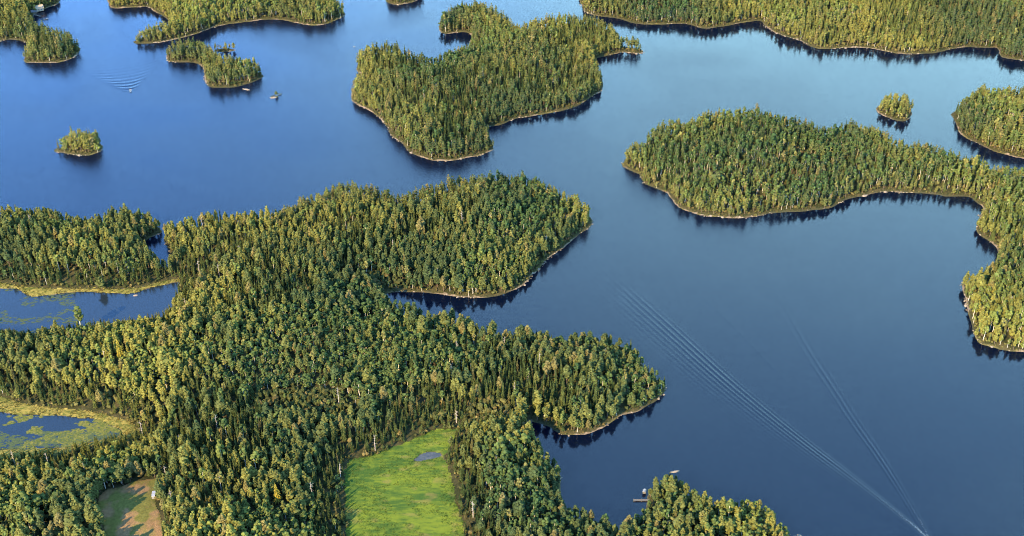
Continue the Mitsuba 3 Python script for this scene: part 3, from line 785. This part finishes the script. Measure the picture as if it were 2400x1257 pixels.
labels['lily_pads'] = {'label': 'yellow green lily pads and floating mats on the pond at lower left', 'category': 'lily pads', 'kind': 'stuff'}
scene['lily_pads'] = mikit.ply(pads(pond_b, 0.85, 3, (.4, 1.0), on_b), 'mat_lily')
labels['pond_weed'] = {'label': 'dull green weed floating on the near parts of the two left ponds', 'category': 'pond weed', 'kind': 'stuff'}
scene['mat_weed'] = diffuse((0.026, 0.036, 0.018))
scene['pond_weed'] = mikit.ply(trimesh.util.concatenate([pads(pond_a, 1.5, 4, (.25, .6), on_a, 2.6), pads(pond_b, 1.0, 8, (.25, .8), on_b_south, 1.8)]), 'mat_weed')


def rock(seed, size, lump=.28):
    r = np.random.default_rng(seed)
    m = trimesh.creation.icosphere(subdivisions=2)
    v = m.vertices * (1 + lump * (meshkit.fbm(m.vertices * 1.6 + seed * 3.1, 3, seed)[:, None] - .5) * 2)
    v[:, 2] = np.maximum(v[:, 2], -.5)
    return trimesh.Trimesh(v * np.asarray(size), m.faces, process=False)


r = np.random.default_rng(91)
vs, fs = [], []
for i, poly in enumerate(lands):
    ring = poly.exterior
    for s_ in np.arange(0, ring.length, 1.3):
        q = ring.interpolate(s_)
        if fbm2(np.array([q.x]), np.array([q.y]), 18, 21, 2)[0] + r.uniform(-.12, .12) < .60: continue
        size = r.uniform(.3, .9) * (1 if r.random() < .93 else 1.8)
        c = np.array([q.x + r.normal(0, .8), q.y + r.normal(0, .8), .15])
        vs.append(ICO.vertices * r.uniform(.75, 1.25, (12, 1)) * [size, size * r.uniform(.7, 1.2), size * .55] + c); fs.append(ICO.faces)
labels['shore_rocks'] = {'label': 'pale boulders strewn along the water line of mainland and islands', 'category': 'rocks', 'kind': 'stuff'}
scene['shore_rocks'] = mikit.ply(joined(vs, fs), 'mat_rock')

for (px, py), size, head, lab in (((577, 210), (3.6, 1.3, .5), -20, 'long pale flat rock in the dark water under the bent wooded island'), ((318, 693), (1.6, .9, .6), 10, 'pale rock standing in the forest pond at left'),
                                  ((394, 142), (1.8, .8, .5), 0, 'white rock at the left tip of the bent wooded island'), ((2026, 459), (2.6, 1.3, .7), 20, 'white rock on the cove shore of the great right island'),
                                  ((1582, 1106), (2.8, .8, .45), 15, 'flat grey tan rock ledge off the top of the headland by the dock'), ((830, 110), (1.2, .8, .35), 0, 'low dark rock in open water left of the large lobed island'),
                                  ((640, 229), (3.2, 1.6, .55), 8, 'flat pale rock base of the tiny skerry in the blue water'), ((656, 222), (1.7, 1.4, 1.3), 30, 'taller white boulder on the tiny skerry'),
                                  ((174, 132), (2.6, 1.2, .6), 25, 'white rock at the tip of the upper left peninsula'), ((1612, 52), (2.8, 1.4, 1.2), 12, 'pale rock outcrop on the far shore')):
    k = thing('rock', lab, 'rock')
    p = at(px, py)
    scene[k] = mikit.ply(rock(len(lab), size), 'mat_rock', smooth=35); scene[k]['to_world'] = T(frame(p, head))
k = thing('small_tree', 'single little green tree on the tiny rocky skerry', 'tree')
p = at(648, 226)
put(k, 'model_pine_1_1_1', tree_matrix(p[0], p[1], .1, 5.0, 1.5, 1.0))
for n, (px, py) in enumerate(((643, 227), (651, 228), (638, 228))):
    p = at(px, py); put(f'shrubs__9{n:03d}', 'model_shrub_0_1_2', tree_matrix(p[0], p[1], .1, 1.5, 1.3, n))

# single trees that stand out
gold = np.random.default_rng(5)
(m, uv), st = spruce(gold, .5, 1)
scene['model_gold'] = {'type': 'shapegroup', 'crown': mikit.ply(m, 'mat_gold'), 'trunk': mikit.ply(st, 'mat_bark')}
for px, py, h, model, name, lab in ((291, 870, 17, 'model_gold', 'larch_tree', 'golden yellow conifer standing out in the dark forest at left'), (655, 1200, 15, 'model_gold', 'larch_tree', 'small yellowing conifer in the woods left of the meadow'),
                                    (192, 776, 18, 'model_birch_1_1_3', 'birch_tree', 'lone tall round crowned tree on the near bank of the forest pond'), (240, 683, 12, 'model_pine_1_2_0', 'pine_tree', 'dark tree on the far bank of the forest pond')):
    p = at(px, py); z, _ = height(MAIN, p[:1], p[1:2])
    put(thing(name, lab, 'tree'), model, tree_matrix(p[0], p[1], max(z[0], 0), h, 1.15, .7))


def snag(seed):
    r = np.random.default_rng(seed); h = r.uniform(9, 13)
    ms = [stem(.24, .07, h, 6)]
    for k in range(9):
        a, z, ln = r.uniform(0, 6.28), h * r.uniform(.35, .95), r.uniform(.7, 2.0)
        b = stem(.07, .02, ln, 4); b.apply_transform(trimesh.transformations.rotation_matrix(math.radians(r.uniform(55, 85)), [math.sin(a), -math.cos(a), 0])); b.apply_translation([0, 0, z]); ms.append(b)
    return trimesh.util.concatenate(ms)


for n, (px, py, lab) in enumerate(((414, 1225, 'bare grey dead tree just right of the tan clearing'), (399, 1160, 'pale dead trunk at the top right corner of the clearing'), (1113, 770, 'grey dead tree on the bay shore above the leafy forest'),
                                   (1060, 745, 'bare dead tree at the head of the inner bay'), (120, 1110, 'pale dead trunk in the lower left forest'), (880, 1060, 'dead grey trunk at the upper left edge of the meadow'),
                                   (2360, 740, 'pale dead tree on the lower right island'), (1205, 940, 'tall pale dead trunk in the woods above the small valley'), (228, 1240, 'bare dead tree in the bottom left corner of the clearing'))):
    p = at(px, py); i = next((i for i, l in enumerate(lands) if l.contains(shapely.Point(p[0], p[1]))), MAIN)
    z, _ = height(i, p[:1], p[1:2]); k = thing('dead_tree', lab, 'dead tree')
    scene[k] = mikit.ply(snag(n), 'mat_dead_wood'); scene[k]['to_world'] = T(frame([p[0], p[1], z[0] - .2], 40 * n))

MARKS = ((100, 1000, 'the lily pond'), (250, 710, 'the long forest pond'), (900, 700, 'the head of the inner bay'), (950, 1080, 'the meadow'), (320, 1200, 'the tan clearing'), (1350, 880, 'the middle headland'), (1180, 550, 'the big northern headland'), (580, 860, 'the leafy wood'), (390, 560, 'the narrow inlet'))
models = [snag(100 + n) for n in range(5)]
for n, i in enumerate(np.nonzero(dead)[0]):
    mark = min(MARKS, key=lambda m: math.hypot(m[0] - PX[i], m[1] - PY[i]))[2]
    side = 'left of' if PX[i] < next(m[0] for m in MARKS if m[2] == mark) else 'right of'
    k = thing('dead_tree', f'bare pale dead tree poking through the canopy, {side} {mark}', 'dead tree', f'dead trees {side} {mark}')
    scene[k] = mikit.ply(models[n % 5], 'mat_dead_wood'); scene[k]['to_world'] = T(frame([X[i], Y[i], Z[i] + 1.5], 47 * n))

# ------------------------------------------------------------------ motor boats
def motor_boat(p, heading, lab, group=None):
    k = thing('motor_boat', lab, 'boat', group); M = frame(p, heading)
    xs = np.array([-2.6, -1.5, 0, 1.2, 2.1, 2.7]); half = np.array([.92, 1.0, 1.0, .86, .5, .06]); keel = np.array([-.18, -.2, -.2, -.16, -.05, .15]); top = np.array([.55, .56, .6, .66, .74, .82])
    ring = lambda x, w, a, b: np.array([[x, -w, b], [x, -w * .8, (a + b) * .3], [x, 0, a], [x, w * .8, (a + b) * .3], [x, w, b], [x, w * .86, b + .01], [x, w * .7, .16], [x, -w * .7, .16], [x, -w * .86, b + .01]])
    v = np.vstack([ring(*q) for q in zip(xs, half, keel, top)]); n = 9
    f = [[a * n + i, a * n + (i + 1) % n, (a + 1) * n + (i + 1) % n, (a + 1) * n + i] for a in range(5) for i in range(n)]
    hull = trimesh.Trimesh(v, trimesh.geometry.triangulate_quads(np.array(f)), process=False)
    hull = trimesh.util.concatenate([hull, trimesh.Trimesh(v[:9], [[0, 1, 8], [1, 7, 8], [1, 2, 7], [2, 3, 6], [2, 6, 7], [3, 4, 5], [3, 5, 6]], process=False)])
    part(k, 'hull', hull, 'mat_white', M, smooth=40)
    deck = trimesh.Trimesh([[1.05, -.8, .67], [1.05, .8, .67], [2.1, .46, .76], [2.65, 0, .83], [2.1, -.46, .76]], [[0, 4, 3], [0, 3, 1], [1, 3, 2]], process=False)
    part(k, 'foredeck', deck, 'mat_white', M)
    part(k, 'windshield', trimesh.Trimesh([[1.0, -.75, .66], [1.0, .75, .66], [.72, .68, 1.1], [.72, -.68, 1.1]], [[0, 1, 2], [0, 2, 3]], process=False), 'mat_glass', M)
    for y in (-.45, .45): part(k, 'seat', trimesh.util.concatenate([box(-.3, .25, y - .25, y + .25, .17, .5), box(-.42, -.3, y - .25, y + .25, .17, .95)]), 'mat_dark', M)
    part(k, 'bench', box(-2.2, -1.75, -.7, .7, .17, .5), 'mat_cream', M)
    part(k, 'outboard_motor', trimesh.util.concatenate([box(-3.05, -2.65, -.2, .2, .5, 1.05), box(-2.92, -2.72, -.08, .08, -.4, .5)]), 'mat_dark', M)
    return k


motor_boat([*boat_at[:2], .05], math.degrees(HEAD), 'small white open motor boat trailing a fan of wake in the blue water')
motor_boat([*at(107, 46)[:2], .02], 12, 'white boat moored in the cove by the lodge at upper left')

# foam behind the running boats
def foam(path, n, spread, size, seed):
    r = np.random.default_rng(seed); line = LineString([at(*q)[:2] for q in path]); vs, fs = [], []
    for _ in range(n):
        s_ = r.random() ** 2.4; q = line.interpolate(s_, True); w = spread * (.35 + s_)
        sz = r.uniform(*size) * (1.1 - s_ * .7)
        vs.append(ICO.vertices * r.uniform(.7, 1.3, (12, 1)) * [sz, sz, .12 * sz] + [q.x + r.normal(0, w), q.y + r.normal(0, w), .15]); fs.append(ICO.faces)
    return joined(vs, fs)


scene['mat_foam'] = diffuse((0.045, 0.06, 0.068))
part('lake_water', 'foam', foam([(306, 213), (302, 205), (297, 196)], 60, .35, (.12, .4), 1), 'mat_foam')
part('lake_water', 'foam', foam([(2180, 1268), (2150, 1239), (2090, 1192), (2000, 1121)], 520, .55, (.10, .26), 2), 'mat_foam')
part('lake_water', 'foam', foam([(2180, 1268), (2163, 1232), (2125, 1170)], 110, .45, (.10, .24), 3), 'mat_foam')
for key, lab in (('lake_water__foam_001', 'greenish white foam at the point of the long wake at bottom right'),): labels[key] = {'label': lab, 'kind': 'stuff'}
for key in ('lake_water__foam', 'lake_water__foam_002'): labels[key] = {'kind': 'stuff'}

# ------------------------------------------------------------------ docks
def dock(a, b, width, lab, mat='mat_weathered'):
    a, b = np.array(a)[:2], np.array(b)[:2]; L = np.linalg.norm(b - a)
    k = thing('dock', lab, 'dock'); M = frame([*a, 0], math.degrees(math.atan2(*(b - a)[::-1])))
    n = max(3, int(L / .6)); w = L / n
    for i in range(n): part(k, 'plank', box(i * w + .02, (i + 1) * w - .02, -width / 2, width / 2, .52, .58), mat, M)
    for y in (-1, 1):
        part(k, 'beam', box(0, L, y * width * .4 - .06, y * width * .4 + .06, .38, .515), 'mat_wood', M)
        for x in (.15, L / 2, L - .15):
            c = trimesh.creation.cylinder(radius=.09, height=1.9, sections=8); c.apply_translation([x, y * (width / 2 + .1), -.2]); part(k, 'post', c, 'mat_wood', M)
    return k


dock(at(1484, 1174), at(1523, 1174), 1.5, 'weathered wooden dock reaching left into the bay from the headland')
dock(at(96, 40), at(72, 33), 2.0, 'grey dock below the pale roofed lodge at upper left')
dock(at(391, 534), at(384, 533), 1.4, 'short pale dock at the mouth of the narrow inlet')

# ------------------------------------------------------------------ buildings and a parked camper
def cabin(px, py, size, h, heading, lab, roof_mat, wall_mat, land, base=None, chimney=True, e=.5):
    Lx, Ly = size; p = at(px, py); z = height(land, p[:1], p[1:2])[0][0] if base is None else base
    k = thing('cabin', lab, 'cabin'); M = frame([p[0], p[1], z], heading); rise = Ly * .32
    gable = np.array([[-Ly / 2, 0], [Ly / 2, 0], [Ly / 2, h], [0, h + rise], [-Ly / 2, h]])
    w = trimesh.creation.extrude_polygon(Polygon(gable), Lx, engine='earcut'); w.apply_transform(np.array([[0, 0, 1, -Lx / 2], [1, 0, 0, 0], [0, 1, 0, 0], [0, 0, 0, 1.0]]))
    w.apply_translation([0, 0, -.6]); part(k, 'wall', w, wall_mat, M)
    t = .14; sl = rise / (Ly / 2)
    prof = Polygon([(-Ly / 2 - e, h - sl * e + .01), (0, h + rise + .01), (Ly / 2 + e, h - sl * e + .01), (Ly / 2 + e, h - sl * e + t), (0, h + rise + t), (-Ly / 2 - e, h - sl * e + t)])
    rf = trimesh.creation.extrude_polygon(prof, Lx + 2 * e, engine='earcut'); rf.apply_transform(np.array([[0, 0, 1, -Lx / 2 - e], [1, 0, 0, 0], [0, 1, 0, 0], [0, 0, 0, 1.0]]))
    rf.apply_translation([0, 0, -.6]); part(k, 'roof', rf, roof_mat, M)
    if chimney: part(k, 'chimney', box(Lx * .2, Lx * .2 + .6, .5, 1.1, h, h + rise + .8), 'mat_rock', M)
    for sgn in (-1, 1):
        for x in (-.28, .28): part(k, 'window', box(x * Lx - min(.55, Lx * .1), x * Lx + min(.55, Lx * .1), sgn * Ly / 2 - .03, sgn * Ly / 2 + .03, .5, 1.6), 'mat_glass', M)
    part(k, 'door', box(-.4, .4, -Ly / 2 - .04, -Ly / 2 + .03, -.55, 1.55), 'mat_wood', M)
    return k


cabin(91, 26, (9.5, 7.0), 3.2, 28, 'lodge with a broad pale tan roof at the cove in the upper left corner', 'mat_tan_roof', 'mat_cream', 0, 1.4)
cabin(46, 26, (7, 5.5), 2.8, 10, 'grey roofed cabin among trees in the upper left corner', 'mat_grey_roof', 'mat_wood', 0)
cabin(80, 32, (5, 4), 2.4, 32, 'low dark boathouse at the water below the pale roofed lodge', 'mat_grey_roof', 'mat_wood', 0, 1.0, False)
cabin(437, 1262, (5, 4.4), 2.5, 60, 'small cream roofed cabin at the bottom edge right of the clearing', 'mat_cream', 'mat_wood', MAIN)
cabin(1510, 1156, (2.0, 1.6), 1.4, 75, 'little white roofed boathouse under the trees above the dock', 'mat_white', 'mat_weathered', MAIN, .9, False, .15)


def camper(px, py, heading, lab):
    p = at(px, py); z = height(MAIN, p[:1], p[1:2])[0][0] + .22
    k = thing('camper_van', lab, 'van'); M = frame([p[0], p[1], z], heading)
    prof = Polygon([(-2.6, .45), (2.6, .45), (2.6, 1.15), (1.75, 1.35), (1.25, 2.25), (1.1, 2.45), (-2.5, 2.45), (-2.6, 2.3)]).buffer(.08).buffer(-.03)
    b = trimesh.creation.extrude_polygon(prof, 1.9, engine='earcut'); b.apply_transform(np.array([[1, 0, 0, 0], [0, 0, -1, .95], [0, 1, 0, 0], [0, 0, 0, 1.0]])); part(k, 'body', b, 'mat_white', M)
    part(k, 'windshield', trimesh.Trimesh([[1.83, -.8, 1.40], [1.83, .8, 1.40], [1.40, .74, 2.18], [1.40, -.74, 2.18]], [[0, 1, 2], [0, 2, 3]], process=False), 'mat_glass', M)
    for y in (-1, 1):
        part(k, 'window', box(-1.9, .9, y * .98 - .01, y * .98 + .01, 1.45, 2.05), 'mat_glass', M)
        for x in (-1.7, 1.7):
            c = trimesh.creation.cylinder(radius=.36, height=.24, sections=16); c.apply_transform(trimesh.transformations.rotation_matrix(math.pi / 2, [1, 0, 0])); c.apply_translation([x, y * .9, .36]); part(k, 'wheel', c, 'mat_dark', M)
    return k


camper(371, 1202, 98, 'white van parked on the right side of the tan clearing')

print('trees', N - drop.sum(), {k: int((kind == k).sum()) for k in KINDS}, 'shrubs', keep.sum())
